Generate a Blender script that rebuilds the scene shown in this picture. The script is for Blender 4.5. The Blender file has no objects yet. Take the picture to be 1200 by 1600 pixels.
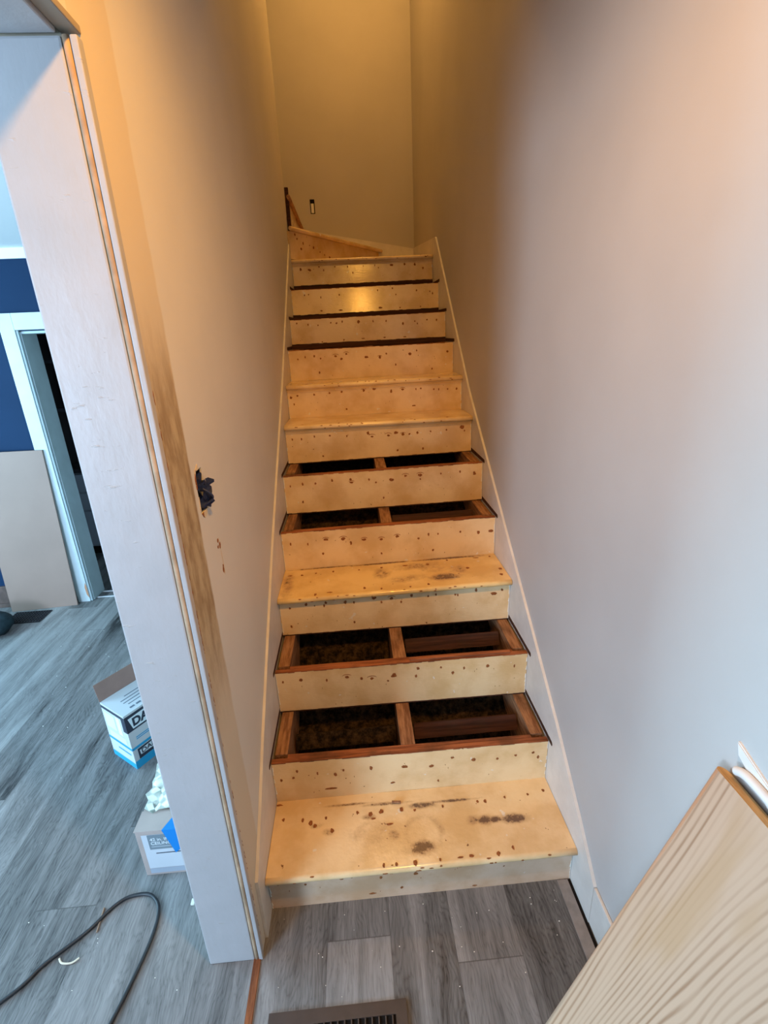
import bpy, bmesh, math, random
from mathutils import Vector, Matrix
random.seed(7)
C = bpy.context.scene.collection
SC = bpy.context.scene

# ---------------------------------------------------------------- camera
cam_d = bpy.data.cameras.new('camera')
cam = bpy.data.objects.new('camera', cam_d); C.objects.link(cam)
yaw, pitch, roll = 0.05330798, -0.34695121, -0.04453754
Fw = Vector((math.sin(yaw)*math.cos(pitch), math.cos(yaw)*math.cos(pitch), math.sin(pitch)))
Rt0 = Vector((math.cos(yaw), -math.sin(yaw), 0)); Up0 = Rt0.cross(Fw)
Rt = math.cos(roll)*Rt0 + math.sin(roll)*Up0; Up = -math.sin(roll)*Rt0 + math.cos(roll)*Up0
m = Matrix((Rt, Up, -Fw)).transposed().to_4x4()
m.translation = Vector((0.38213638, -1.13304818, 1.82424124))
cam.matrix_world = m
cam_d.sensor_fit = 'HORIZONTAL'; cam_d.sensor_width = 36.0
cam_d.lens = 760.839 / 1200 * 36; cam_d.clip_start = 0.02
SC.camera = cam

# ---------------------------------------------------------------- light
SC.view_settings.view_transform = 'Standard'; SC.view_settings.look = 'None'
SC.view_settings.gamma = 1; SC.view_settings.use_curve_mapping = False
SC.view_settings.exposure = 0.0
w = bpy.data.worlds.new('world'); SC.world = w; w.use_nodes = True
w.node_tree.nodes['Background'].inputs[0].default_value = (0.62, 0.80, 1.0, 1)
w.node_tree.nodes['Background'].inputs[1].default_value = 0.6

def area(name, loc, direction, sx, sy, power, color):
    d = bpy.data.lights.new(name, 'AREA'); d.shape = 'RECTANGLE'; d.size = sx; d.size_y = sy
    d.energy = power; d.color = color
    o = bpy.data.objects.new(name, d); C.objects.link(o); o.location = loc
    o.rotation_euler = Vector(direction).to_track_quat('-Z', 'Y').to_euler(); return o
def point(name, loc, power, color, r):
    d = bpy.data.lights.new(name, 'POINT'); d.energy = power; d.color = color; d.shadow_soft_size = r
    o = bpy.data.objects.new(name, d); C.objects.link(o); o.location = loc; return o
area('window_daylight', (-2.75, -3.12, 1.4), (0, 1, 0), 1.2, 1.2, 240, (0.52, 0.74, 1.0))
area('side_fill_light', (-3.92, 0.6, 1.5), (1, 0, 0), 1.4, 1.3, 185, (0.42, 0.77, 1.0))  # unseen side window light, added to brighten the room floor
HALL_LAMP = (0.58, -0.72, 2.82)
_d = bpy.data.lights.new('hall_lamp_light', 'SPOT'); _d.energy = 124; _d.color = (1.0, 0.47, 0.07)
_d.shadow_soft_size = 0.05; _d.spot_size = math.radians(116); _d.spot_blend = 1.0
_l = bpy.data.objects.new('hall_lamp_light', _d); C.objects.link(_l); _l.location = HALL_LAMP
_l.rotation_euler = (Vector((0.20, 1.05, 0.62)) - Vector(HALL_LAMP)).to_track_quat('-Z', 'Y').to_euler()
LAND_LAMP = (0.52, 2.75, 4.85)
point('landing_lamp_light', LAND_LAMP, 42, (1.0, 0.51, 0.12), 0.08)

# ---------------------------------------------------------------- helpers
def prop(o, label=None, cat=None, group=None, kind=None):
    if label: o['label'] = label
    if cat: o['category'] = cat
    if group: o['group'] = group
    if kind: o['kind'] = kind
    return o
def empty(name, loc, label=None, cat=None, group=None, rotz=0, kind=None):
    o = bpy.data.objects.new(name, None); C.objects.link(o); o.location = loc
    o.rotation_euler = (0, 0, rotz); o.empty_display_size = 0.05
    return prop(o, label, cat, group, kind)
def wmat(o):
    mm = Matrix.Translation(o.location) @ o.rotation_euler.to_matrix().to_4x4()
    return (wmat(o.parent) @ mm) if o.parent else mm
def obj(name, bm, mats, parent=None, smooth=False, world=True, origin=None):
    """links a bmesh as one mesh object; world=True: coordinates are world ones"""
    if not isinstance(mats, (list, tuple)): mats = [mats]
    o = bpy.data.objects.new(name, bpy.data.meshes.new(name))
    if origin is not None:
        o.location = origin
    if world:
        mt = wmat(parent) if parent else Matrix.Identity(4)
        if origin is not None: mt = Matrix.Translation(Vector(origin))
        bm.transform(mt.inverted())
    bmesh.ops.recalc_face_normals(bm, faces=bm.faces)
    if smooth:
        for f in bm.faces: f.smooth = True
    bm.to_mesh(o.data); bm.free()
    for mm in mats: o.data.materials.append(mm)
    C.objects.link(o)
    if parent: o.parent = parent
    return o
def nb(): return bmesh.new()
def box(bm, a, b, bev=0, mi=0):
    x0, y0, z0 = a; x1, y1, z1 = b
    v = [bm.verts.new(p) for p in ((x0,y0,z0),(x1,y0,z0),(x1,y1,z0),(x0,y1,z0),(x0,y0,z1),(x1,y0,z1),(x1,y1,z1),(x0,y1,z1))]
    fs = [bm.faces.new([v[i] for i in f]) for f in ((0,3,2,1),(4,5,6,7),(0,1,5,4),(1,2,6,5),(2,3,7,6),(3,0,4,7))]
    for f in fs: f.material_index = mi
    if bev:
        es = list({e for f in fs for e in f.edges})
        bmesh.ops.bevel(bm, geom=es, offset=bev, segments=2, affect='EDGES', profile=0.6)
    return v
def prism(bm, pts, d, mi=0):
    """polygon pts (3D) extruded by vector d"""
    d = Vector(d)
    a = [bm.verts.new(p) for p in pts]; b = [bm.verts.new(Vector(p)+d) for p in pts]
    n = len(pts)
    fs = [bm.faces.new(a), bm.faces.new(b[::-1])]
    for i in range(n): fs.append(bm.faces.new((a[i], a[(i+1)%n], b[(i+1)%n], b[i])))
    for f in fs: f.material_index = mi
    return fs
def tube(bm, pts, r, n=10, mi=0, cap=True):
    rings = []; pts = [Vector(p) for p in pts]
    for i, p in enumerate(pts):
        t = (pts[min(i+1, len(pts)-1)] - pts[max(i-1, 0)]).normalized()
        s = t.cross(Vector((0,0,1)));
        if s.length < 1e-3: s = t.cross(Vector((0,1,0)))
        s.normalize(); u = s.cross(t)
        rings.append([bm.verts.new(p + r*(math.cos(2*math.pi*k/n)*s + math.sin(2*math.pi*k/n)*u)) for k in range(n)])
    for a, b in zip(rings, rings[1:]):
        for k in range(n): bm.faces.new((a[k], a[(k+1)%n], b[(k+1)%n], b[k])).material_index = mi
    if cap:
        bm.faces.new(rings[0]).material_index = mi; bm.faces.new(rings[-1][::-1]).material_index = mi
def spline(P, n=8):
    out = []; P = [Vector(p) for p in P]
    for i in range(len(P)-1):
        p0, p1, p2, p3 = P[max(i-1,0)], P[i], P[i+1], P[min(i+2,len(P)-1)]
        for k in range(n):
            t = k/n
            out.append(0.5*((2*p1)+(p2-p0)*t+(2*p0-5*p1+4*p2-p3)*t*t+(3*p1-p0-3*p2+p3)*t**3))
    out.append(P[-1]); return out
def slab(bm, axis, a0, a1, ur, vr, holes=(), mi=0):
    """wall slab normal to axis ('x' or 'y' or 'z') from a0 to a1, with rectangular holes (u0,u1,v0,v1) cut through"""
    us = sorted({*ur, *[h[i] for h in holes for i in (0,1) if ur[0] < h[i] < ur[1]]})
    vs = sorted({*vr, *[h[i] for h in holes for i in (2,3) if vr[0] < h[i] < vr[1]]})
    def P(a, u, v):
        return {'x': (a,u,v), 'y': (u,a,v), 'z': (u,v,a)}[axis]
    def solid(i, j):
        if i < 0 or j < 0 or i >= len(us)-1 or j >= len(vs)-1: return False
        cu, cv = (us[i]+us[i+1])/2, (vs[j]+vs[j+1])/2
        return not any(h[0] < cu < h[1] and h[2] < cv < h[3] for h in holes)
    def q(*ps): bm.faces.new([bm.verts.new(p) for p in ps]).material_index = mi
    for i in range(len(us)-1):
        for j in range(len(vs)-1):
            if not solid(i, j): continue
            u0, u1, v0, v1 = us[i], us[i+1], vs[j], vs[j+1]
            for a in (a0, a1): q(P(a,u0,v0), P(a,u1,v0), P(a,u1,v1), P(a,u0,v1))
            if not solid(i-1, j): q(P(a0,u0,v0), P(a1,u0,v0), P(a1,u0,v1), P(a0,u0,v1))
            if not solid(i+1, j): q(P(a0,u1,v0), P(a1,u1,v0), P(a1,u1,v1), P(a0,u1,v1))
            if not solid(i, j-1): q(P(a0,u0,v0), P(a1,u0,v0), P(a1,u1,v0), P(a0,u1,v0))
            if not solid(i, j+1): q(P(a0,u0,v1), P(a1,u0,v1), P(a1,u1,v1), P(a0,u1,v1))
    bmesh.ops.remove_doubles(bm, verts=bm.verts, dist=1e-5)
def text_mesh(name, body, size, mat, origin, right, up, parent, align='LEFT', shear=0, ext=0.0004, sx=1.0, off=0.0):
    cu = bpy.data.curves.new(name, 'FONT'); cu.body = body; cu.size = size; cu.extrude = ext; cu.offset = off
    cu.align_x = align; cu.shear = shear; cu.space_line = 0.95
    t = bpy.data.objects.new('tmp', cu); C.objects.link(t)
    bpy.context.view_layer.update()
    me = bpy.data.meshes.new_from_object(t.evaluated_get(bpy.context.evaluated_depsgraph_get()))
    bpy.data.objects.remove(t); bpy.data.curves.remove(cu)
    bm = nb(); bm.from_mesh(me); bpy.data.meshes.remove(me)
    r = Vector(right).normalized(); u = Vector(up).normalized(); n = r.cross(u)
    mt = Matrix((r*sx, u, n)).transposed().to_4x4(); mt.translation = Vector(origin)
    bm.transform(mt)
    return obj(name, bm, mat, parent)

# ---------------------------------------------------------------- materials
class NT:
    def __init__(s, name, rough=0.6, spec=0.5):
        s.m = bpy.data.materials.new(name); s.m.use_nodes = True; s.t = s.m.node_tree
        s.b = s.t.nodes['Principled BSDF']; s.b.inputs['Roughness'].default_value = rough
        s.b.inputs['Specular IOR Level'].default_value = spec
        s._c = None
    def n(s, typ, **kw):
        o = s.t.nodes.new(typ)
        for k, v in kw.items(): setattr(o, k, v)
        return o
    def set(s, sock, v):
        if isinstance(v, bpy.types.NodeSocket): s.t.links.new(v, sock)
        elif isinstance(v, (tuple, list)) and len(v) == 3 and sock.type == 'RGBA': sock.default_value = (*v, 1)
        else: sock.default_value = v
    def co(s):
        if not s._c: s._c = s.n('ShaderNodeTexCoord').outputs['Object']
        return s._c
    def map(s, scale=(1,1,1), loc=(0,0,0), rot=(0,0,0), v=None):
        o = s.n('ShaderNodeMapping'); s.set(o.inputs[0], v or s.co())
        o.inputs['Scale'].default_value = scale; o.inputs['Location'].default_value = loc; o.inputs['Rotation'].default_value = rot
        return o.outputs[0]
    def noise(s, v, scale=5, detail=4, rough=0.55, dist=0, col=False):
        o = s.n('ShaderNodeTexNoise'); s.set(o.inputs['Vector'], v)
        for k, x in (('Scale', scale), ('Detail', detail), ('Roughness', rough), ('Distortion', dist)): s.set(o.inputs[k], x)
        return o.outputs['Color' if col else 'Fac']
    def math(s, op, a, b=None, c=None, clamp=False):
        o = s.n('ShaderNodeMath', operation=op, use_clamp=clamp); s.set(o.inputs[0], a)
        if b is not None: s.set(o.inputs[1], b)
        if c is not None: s.set(o.inputs[2], c)
        return o.outputs[0]
    def rng(s, v, a, b, c=0.0, d=1.0, smooth=True):
        o = s.n('ShaderNodeMapRange', interpolation_type='SMOOTHSTEP' if smooth else 'LINEAR')
        s.set(o.inputs[0], v)
        for i, x in enumerate((a, b, c, d)): s.set(o.inputs[i+1], x)
        return o.outputs[0]
    def mix(s, f, a, b, mode='MIX'):
        o = s.n('ShaderNodeMix', data_type='RGBA', blend_type=mode); s.set(o.inputs[0], f)
        s.set(o.inputs[6], a); s.set(o.inputs[7], b); return o.outputs[2]
    def sep(s, v=None):
        o = s.n('ShaderNodeSeparateXYZ'); s.set(o.inputs[0], v or s.co()); return o.outputs
    def comb(s, x, y, z):
        o = s.n('ShaderNodeCombineXYZ')
        for i, v in enumerate((x, y, z)): s.set(o.inputs[i], v)
        return o.outputs[0]
    def bump(s, h, st=0.3, d=0.01):
        o = s.n('ShaderNodeBump'); s.set(o.inputs['Height'], h); o.inputs['Strength'].default_value = st
        o.inputs['Distance'].default_value = d; s.set(s.b.inputs['Normal'], o.outputs[0])
    def col(s, c): s.set(s.b.inputs['Base Color'], c); return s
    def ell(s, cx, cy, rx, ry, soft=0.5):
        """soft elliptical patch in object XY"""
        o = s.sep()
        a = s.math('DIVIDE', s.math('SUBTRACT', o[0], cx), rx); b = s.math('DIVIDE', s.math('SUBTRACT', o[1], cy), ry)
        r = s.math('SQRT', s.math('ADD', s.math('MULTIPLY', a, a), s.math('MULTIPLY', b, b)))
        return s.rng(r, 1+soft, 1-soft, 0, 1)

def simple(name, c, rough=0.6, spec=0.5, var=0.0, nscale=8, bump=0, metal=0):
    t = NT(name, rough, spec); t.b.inputs['Metallic'].default_value = metal
    if var or bump:
        nn = t.noise(t.co(), nscale, 4)
        if var:
            lo = tuple(x*(1-var) for x in c); hi = tuple(min(1, x*(1+var)) for x in c)
            t.col(t.mix(t.rng(nn, 0.3, 0.7), lo, hi))
        else: t.col(c)
        if bump: t.bump(nn, bump, 0.003)
    else: t.col(c)
    return t.m

def paint(name, c, dirt=0.35, rough=0.22, wear=True):
    t = NT(name, rough, 0.5); t.b.inputs['Coat Weight'].default_value = 0.42; t.b.inputs['Coat Roughness'].default_value = 0.12
    big = t.noise(t.co(), 5, 5); fine = t.noise(t.co(), 70, 4)
    lo = (c[0]*0.80, c[1]*0.71, c[2]*0.58)
    cc = t.mix(t.rng(big, 0.36, 0.68), c, lo)
    # specks of chipped paint
    sp = t.rng(t.noise(t.co(), 48, 2, 0.4), 0.765, 0.785)
    cc = t.mix(sp, cc, (0.22, 0.10, 0.04))
    wp = t.rng(t.noise(t.map(loc=(5, 3, 1)), 26, 3, 0.5), 0.70, 0.73)
    cc = t.mix(t.math('MULTIPLY', wp, 0.6), cc, (0.82, 0.80, 0.76))
    t.col(cc)
    hh = t.math('ADD', t.math('MULTIPLY', t.noise(t.map((6, 6, 40)), 6, 3), 0.5), t.math('MULTIPLY', fine, 0.35))
    t.bump(hh, 0.5, 0.003)
    cb = t.n('ShaderNodeBump'); t.set(cb.inputs['Height'], hh); cb.inputs['Strength'].default_value = 0.16; cb.inputs['Distance'].default_value = 0.003
    t.set(t.b.inputs['Coat Normal'], cb.outputs[0])
    return t
CREAM = (0.85, 0.64, 0.37)
M = {}
M['paint'] = paint('cream_paint', CREAM).m
M['riser1'] = paint('shaded_cream_paint', (0.70, 0.49, 0.345)).m  # bottom riser's cream, greyed to put the nosing's shade into the colour
def tread_paint(name, patches, ring=None, edges=(), base=CREAM):
    t = paint(name, base)
    src = t.b.inputs['Base Color'].links[0].from_socket
    n1 = t.noise(t.co(), 62, 6, 0.75); n2 = t.noise(t.map(loc=(3, 1, 0)), 24, 5, 0.7)
    acc = None
    for (x, y, rx, ry, s) in patches:
        e = t.math('MULTIPLY', t.ell(x, y, rx, ry, 0.75), s)
        acc = e if acc is None else t.math('MAXIMUM', acc, e)
    if ring:
        x, y, r, wd, s = ring
        o = t.sep(); a = t.math('SUBTRACT', o[0], x); b = t.math('MULTIPLY', t.math('SUBTRACT', o[1], y), 1.05)
        rr = t.math('SQRT', t.math('ADD', t.math('MULTIPLY', a, a), t.math('MULTIPLY', b, b)))
        e = t.math('MULTIPLY', t.rng(t.math('ABSOLUTE', t.math('SUBTRACT', rr, r)), wd, 0), s)
        acc = t.math('MAXIMUM', acc, e)
    th = t.math('SUBTRACT', 1.0, acc)
    mk = t.rng(t.math('SUBTRACT', t.math('ADD', t.math('MULTIPLY', n1, 0.9), t.math('MULTIPLY', n2, 0.45)), t.math('MULTIPLY', th, 0.62)), 0.46, 0.68)
    halo = t.math('MULTIPLY', t.rng(t.math('ADD', t.math('MULTIPLY', acc, 0.7), n2), 0.62, 1.20), 0.80)
    cc = t.mix(halo, src, (0.42, 0.25, 0.12))
    cc = t.mix(mk, cc, (0.15, 0.085, 0.05))
    t.set(t.b.inputs['Base Color'], cc)
    return t.m
M['tread1'] = tread_paint('worn_tread_paint_bottom', [
    (0.525, 0.035, 0.055, 0.028, 1.0), (0.43, 0.09, 0.025, 0.02, .8), (0.72, 0.115, 0.022, 0.02, .75), (0.76, 0.112, 0.03, 0.018, 1.0), (0.80, 0.11, 0.03, 0.014, .95),
    (0.865, 0.108, 0.055, 0.02, 1.05), (0.545, 0.192, 0.06, 0.014, .95), (0.41, 0.212, 0.10, 0.008, .8), (0.66, 0.2, 0.10, 0.007, .95),
    (0.27, 0.222, 0.10, 0.006, .8), (0.345, 0.165, 0.03, 0.012, .7), (0.20, 0.12, 0.025, 0.014, .75), (0.36, 0.10, 0.1, 0.05, .5), (0.15, 0.15, 0.03, 0.012, .6)],
    ring=(0.537, 0.085, 0.062, 0.030, 0.56))
M['tread4'] = tread_paint('worn_tread_paint_middle', [
    (0.187, 1.040, 0.19, 0.009, .95), (0.474, 1.036, 0.2, 0.010, 1.0), (0.80, 1.035, 0.22, 0.012, .95), (0.564, 0.845, 0.08, 0.025, .6),
    (0.755, 0.845, 0.08, 0.032, 1.0), (0.60, 0.86, 0.12, 0.035, .62), (0.467, 0.93, 0.04, 0.06, .72), (0.826, 0.907, 0.04, 0.05, .7), (0.65, 0.975, 0.12, 0.04, .7), (0.724, 0.935, 0.07, 0.04, .6),
    (0.03, 0.89, 0.03, 0.12, .7)], base=(0.86, 0.62, 0.27))
M['trimpaint'] = simple('white_trim_paint', (0.70, 0.68, 0.66), 0.4, 0.5, 0.04, 12, 0.15)
M['skirtpaint'] = simple('skirt_white_paint', (0.66, 0.62, 0.57), 0.42, 0.5, 0.06, 12, 0.2)
M['caulk'] = simple('chipped_white_edge', (0.82, 0.78, 0.70), 0.7)
M['chip'] = simple('bare_wood_chip', (0.27, 0.095, 0.03), 0.8, 0.2, 0.35, 200)
M['dark'] = simple('black_recess', (0.012, 0.010, 0.009), 0.9, 0.1)

# raw reddish framing timber
def rawwood(name, c1, c2, stretch=(1.5, 30, 30)):
    t = NT(name, 0.75, 0.25)
    g = t.noise(t.map(stretch), 3.0, 6, 0.65); s = t.noise(t.co(), 9, 4)
    cc = t.mix(t.rng(g, 0.3, 0.7), c1, c2)
    cc = t.mix(t.math('MULTIPLY', t.rng(s, 0.5, 0.75), 0.55), cc, (0.05, 0.028, 0.015))
    t.col(cc); t.bump(g, 0.5, 0.004); return t.m
M['rawedge'] = rawwood('raw_riser_edge', (0.12, 0.035, 0.014), (0.42, 0.15, 0.06))
M['stringer'] = rawwood('old_stringer_timber', (0.17, 0.07, 0.03), (0.42, 0.22, 0.11), (30, 3, 30))
M['darkwood'] = rawwood('dark_unpainted_wood', (0.03, 0.011, 0.006), (0.085, 0.03, 0.015))
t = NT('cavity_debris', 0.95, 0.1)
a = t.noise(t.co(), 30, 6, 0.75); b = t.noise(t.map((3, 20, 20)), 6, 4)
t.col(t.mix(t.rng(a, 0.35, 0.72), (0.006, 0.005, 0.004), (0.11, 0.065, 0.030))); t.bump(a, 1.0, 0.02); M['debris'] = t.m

# walls
def wallpaint(name, c, band=False):
    t = NT(name, 0.55, 0.35)
    n1 = t.noise(t.co(), 2.2, 4); n2 = t.noise(t.co(), 90, 3)
    cc = t.mix(t.rng(n1, 0.3, 0.75), c, tuple(x*0.93 for x in c))
    if band:
        o = t.sep(); y, z = o[1], o[2]
        edge = t.math('ADD', t.math('MULTIPLY', t.noise(t.co(), 14, 3), 0.016), 0.002)
        inb = t.rng(t.math('SUBTRACT', y, edge), 0.006, -0.006)
        inb = t.math('MULTIPLY', inb, t.rng(y, -0.16, -0.155))
        hz = t.math('MULTIPLY', t.rng(z, 0.8, 1.25), t.rng(z, 1.95, 1.60))
        sm = t.noise(t.map((12, 16, 5)), 1.8, 6, 0.65)
        st = t.math('MULTIPLY', hz, t.rng(sm, 0.34, 0.66))
        bc = t.mix(t.math('MULTIPLY', hz, 0.75), (0.60, 0.52, 0.41), (0.42, 0.31, 0.165))
        bc = t.mix(t.math('MULTIPLY', st, 0.65), bc, (0.15, 0.075, 0.03))
        cc = t.mix(inb, cc, bc)
    t.col(cc); t.bump(t.math('ADD', t.math('MULTIPLY', n2, 0.2), n1), 0.12, 0.004)
    return t.m
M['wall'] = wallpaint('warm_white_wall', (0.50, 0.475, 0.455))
M['wall_left'] = wallpaint('warm_white_wall_lightened', (0.66, 0.62, 0.565), True)  # same paint as the other walls, lightened to make up for missing light
M['roomwall'] = wallpaint('pale_room_wall', (0.62, 0.66, 0.68))
M['ceil'] = simple('ceiling_white', (0.72, 0.74, 0.75), 0.8)
t = NT('navy_wall_paint', 0.7, 0.12); t.col(t.mix(t.noise(t.co(), 4, 3), (0.004, 0.020, 0.055), (0.006, 0.026, 0.068))); M['navy'] = t.m

# plank floor: planks run along y, 0.203 m wide
def plankfloor():
    t = NT('grey_oak_plank_floor', 0.42, 0.4); o = t.sep(); x, y = o[0], o[1]
    u = t.math('DIVIDE', t.math('SUBTRACT', x, 0.193-0.203*40), 0.203); i = t.math('FLOOR', u)
    wn = t.n('ShaderNodeTexWhiteNoise', noise_dimensions='1D'); t.set(wn.inputs['W'], i)
    v = t.math('ADD', t.math('DIVIDE', y, 1.8), t.math('MULTIPLY', wn.outputs['Value'], 7.3)); j = t.math('FLOOR', v)
    w2 = t.n('ShaderNodeTexWhiteNoise', noise_dimensions='2D'); t.set(w2.inputs['Vector'], t.comb(i, j, 0.0)); r = w2.outputs['Value']
    base = t.comb(t.math('ADD', x, t.math('MULTIPLY', i, 3.7)), t.math('ADD', y, t.math('MULTIPLY', j, 5.1)), 0.0)
    fine = t.noise(t.map((60, 3.2, 1), v=base), 2.2, 6, 0.7)
    broad = t.noise(t.map((6.5, 0.8, 1), v=base), 1.7, 5, 0.62, 0.8)
    # cathedral figure: stretched rings around a wandering axis
    uc = t.math('SUBTRACT', t.math('FRACT', u), 0.5)
    wob = t.noise(t.map((3, 1.6, 1), v=base), 1.5, 3)
    rr = t.math('ADD', t.math('MULTIPLY', t.math('ABSOLUTE', t.math('ADD', uc, t.math('SUBTRACT', wob, 0.5))), 9.0), t.math('MULTIPLY', broad, 5.5))
    ring = t.math('POWER', t.math('ABSOLUTE', t.math('SINE', t.math('MULTIPLY', rr, 6.0))), 0.5)
    f = t.math('ADD', t.math('MULTIPLY', fine, 0.5), t.math('ADD', t.math('MULTIPLY', t.rng(broad, .25, .75, 0, 1, smooth=False), 0.50), t.math('MULTIPLY', ring, 0.14)))
    f = t.math('ADD', f, t.math('MULTIPLY', t.math('SUBTRACT', r, 0.5), 0.30))
    cc = t.mix(t.rng(f, 0.32, 0.92, smooth=False), (0.020, 0.019, 0.019), (0.28, 0.27, 0.265))
    fx = t.math('ABSOLUTE', t.math('SUBTRACT', t.math('FRACT', u), 0.5)); fy = t.math('ABSOLUTE', t.math('SUBTRACT', t.math('FRACT', v), 0.5))
    seam = t.math('MAXIMUM', t.rng(fx, 0.494, 0.4985), t.rng(fy, 0.4985, 0.4997))
    cc = t.mix(t.math('MULTIPLY', seam, 0.6), cc, (0.05, 0.045, 0.042))
    t.col(cc); t.bump(t.math('SUBTRACT', t.math('MULTIPLY', fine, 0.3), seam), 0.25, 0.002)
    t.set(t.b.inputs['Roughness'], t.rng(fine, 0.2, 0.8, 0.36, 0.55)); return t.m
M['floor'] = plankfloor()
M['redstrip'] = rawwood('red_brown_subfloor', (0.13, 0.04, 0.015), (0.30, 0.10, 0.035), (30, 3, 30))
M['greystrip'] = simple('grey_plank_strip', (0.24, 0.215, 0.20), 0.45, 0.4, 0.12, 30)
M['brass'] = simple('brown_vent_metal', (0.055, 0.038, 0.032), 0.45, 0.5, 0.1, 30)

# ---------------------------------------------------------------- geometry constants
W, RUN, RISE, R1, T, NOSE = 1.041, 0.2616, 0.2, 0.184, 0.0246, 0.031
DL = {1:-.007, 2:.006, 3:.003, 4:-.021, 5:0, 6:.006, 7:0, 8:-.008, 9:.002, 10:-.012, 11:-.008, 12:-.012}
DR = {1:-.008, 2:.001, 3:.005, 4:-.005, 5:.015, 6:.022, 7:.002, 8:.002, 9:.010, 10:0, 11:.003, 12:-.010}
def H(k, x=0.5):
    if k <= 0: return 0.0
    f = min(1, max(0, x/W)); return R1 + (k-1)*RISE + DL.get(k, 0)*(1-f) + DR.get(k, 0)*f
YB = 4.0        # back wall
YJ = -0.125     # jamb face
WX = 1.052      # right wall face
LX = -0.010     # left wall face

# ---------------------------------------------------------------- structure
def struct(name, bm, mats, parent=None, **kw):
    o = obj(name, bm, mats, parent, **kw); o['kind'] = 'structure'; return o
bm = nb(); slab(bm, 'z', -0.1, 0.0, (-4.1, WX+.12), (-3.3, 0.02)); slab(bm, 'z', -0.1, 0.0, (-4.1, -0.165), (0.02, 3.9)); struct('floor', bm, M['floor'])
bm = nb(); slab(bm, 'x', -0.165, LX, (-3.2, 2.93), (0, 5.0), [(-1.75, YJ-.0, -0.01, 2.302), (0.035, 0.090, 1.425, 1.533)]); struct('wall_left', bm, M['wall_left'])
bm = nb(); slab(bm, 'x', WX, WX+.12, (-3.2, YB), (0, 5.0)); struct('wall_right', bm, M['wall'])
bm = nb(); slab(bm, 'y', YB, YB+.12, (-2.0, WX+.12), (0, 5.0), [(.111, .149, 2.898, 3.008)]); struct('wall_back', bm, M['wall'])
bm = nb(); slab(bm, 'y', -3.32, -3.2, (-4.1, WX+.12), (0, 3.07), [(-3.4, -2.1, 0.8, 2.2)]); struct('wall_front', bm, M['roomwall'])
bm = nb(); slab(bm, 'x', -4.1, -4.0, (-3.2, 3.9), (0, 2.6), [(-0.1, 1.3, 0.85, 2.15)]); struct('wall_room_left', bm, M['roomwall'])
bm = nb(); slab(bm, 'y', 2.33, 2.49, (-4.0, -.165), (0, 2.6), [(-1.717, -0.85, -0.01, 1.95)])
for f in bm.faces:
    c = f.calc_center_median()
    if abs(c.y-2.33) < 1e-3: f.material_index = 1
struct('wall_room_far', bm, [M['roomwall'], M['navy']])
bm = nb(); slab(bm, 'z', 2.42, 2.55, (-4.1, -.165), (-3.2, 2.33)); slab(bm, 'z', 2.42, 2.55, (-4.1, -.165), (2.49, 3.9)); struct('ceiling_room', bm, M['ceil'])
bm = nb(); slab(bm, 'z', 2.95, 3.07, (LX, WX), (-3.2, 0.9)); slab(bm, 'y', 0.9, 1.0, (LX, WX), (2.95, 5.0)); struct('ceiling_hall', bm, M['ceil'])
bm = nb(); slab(bm, 'z', 5.0, 5.1, (-2.1, WX+.12), (0.9, YB+.12)); struct('ceiling_upper', bm, M['wall'])
bm = nb(); slab(bm, 'y', 2.78, 2.93, (-2.0, -.165), (2.6, 5.0)); struct('wall_landing', bm, M['wall'])
bm = nb(); slab(bm, 'x', -2.1, -2.0, (2.78, YB+.12), (2.6, 5.0)); struct('wall_landing_end', bm, M['wall'])
bm = nb(); slab(bm, 'z', 2.66, 2.784, (-2.0, -.0085), (2.93, YB)); struct('floor_landing', bm, M['paint'])
bm = nb(); slab(bm, 'y', 3.9, 4.0, (-4.1, -.165), (0, 2.6)); struct('wall_kitchen', bm, simple('dark_kitchen_wall', (0.06, 0.05, 0.055), 0.7))
# white cut-in band above the navy paint
bm = nb(); box(bm, (-4.0, 2.318, 2.36), (-.165, 2.33, 2.42), .003); struct('trim_1', bm, M['ceil'])
bm = nb(); box(bm, (-4.0, 2.312, 0.0), (-1.83, 2.33, 0.17), .003); box(bm, (-4.0, 2.300, 0.0), (-1.83, 2.3115, 0.03), .003)
struct('baseboard_far', bm, simple('brown_baseboard', (0.09, 0.055, 0.045), 0.5, 0.4, 0.2, 20))
# bare strip between the two floors and the narrow filler strip on the right
bm = nb(); box(bm, (-0.036, -1.75, 0.0), (-0.014, YJ-.002, 0.004), .0008); struct('trim_2', bm, M['redstrip'])
bm = nb(); box(bm, (0.992, -1.0, 0.0), (1.030, -0.004, 0.003), .0006); struct('trim_3', bm, M['greystrip'])
bm = nb(); box(bm, (1.031, -1.0, 0.0), (1.0405, -0.004, 0.0012)); struct('trim_4', bm, M['dark'])
bm = nb(); box(bm, (W+.001, -3.2, 0.003), (WX-.0005, -0.14, 0.168), .002); struct('baseboard_right', bm, M['skirtpaint'])
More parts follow.
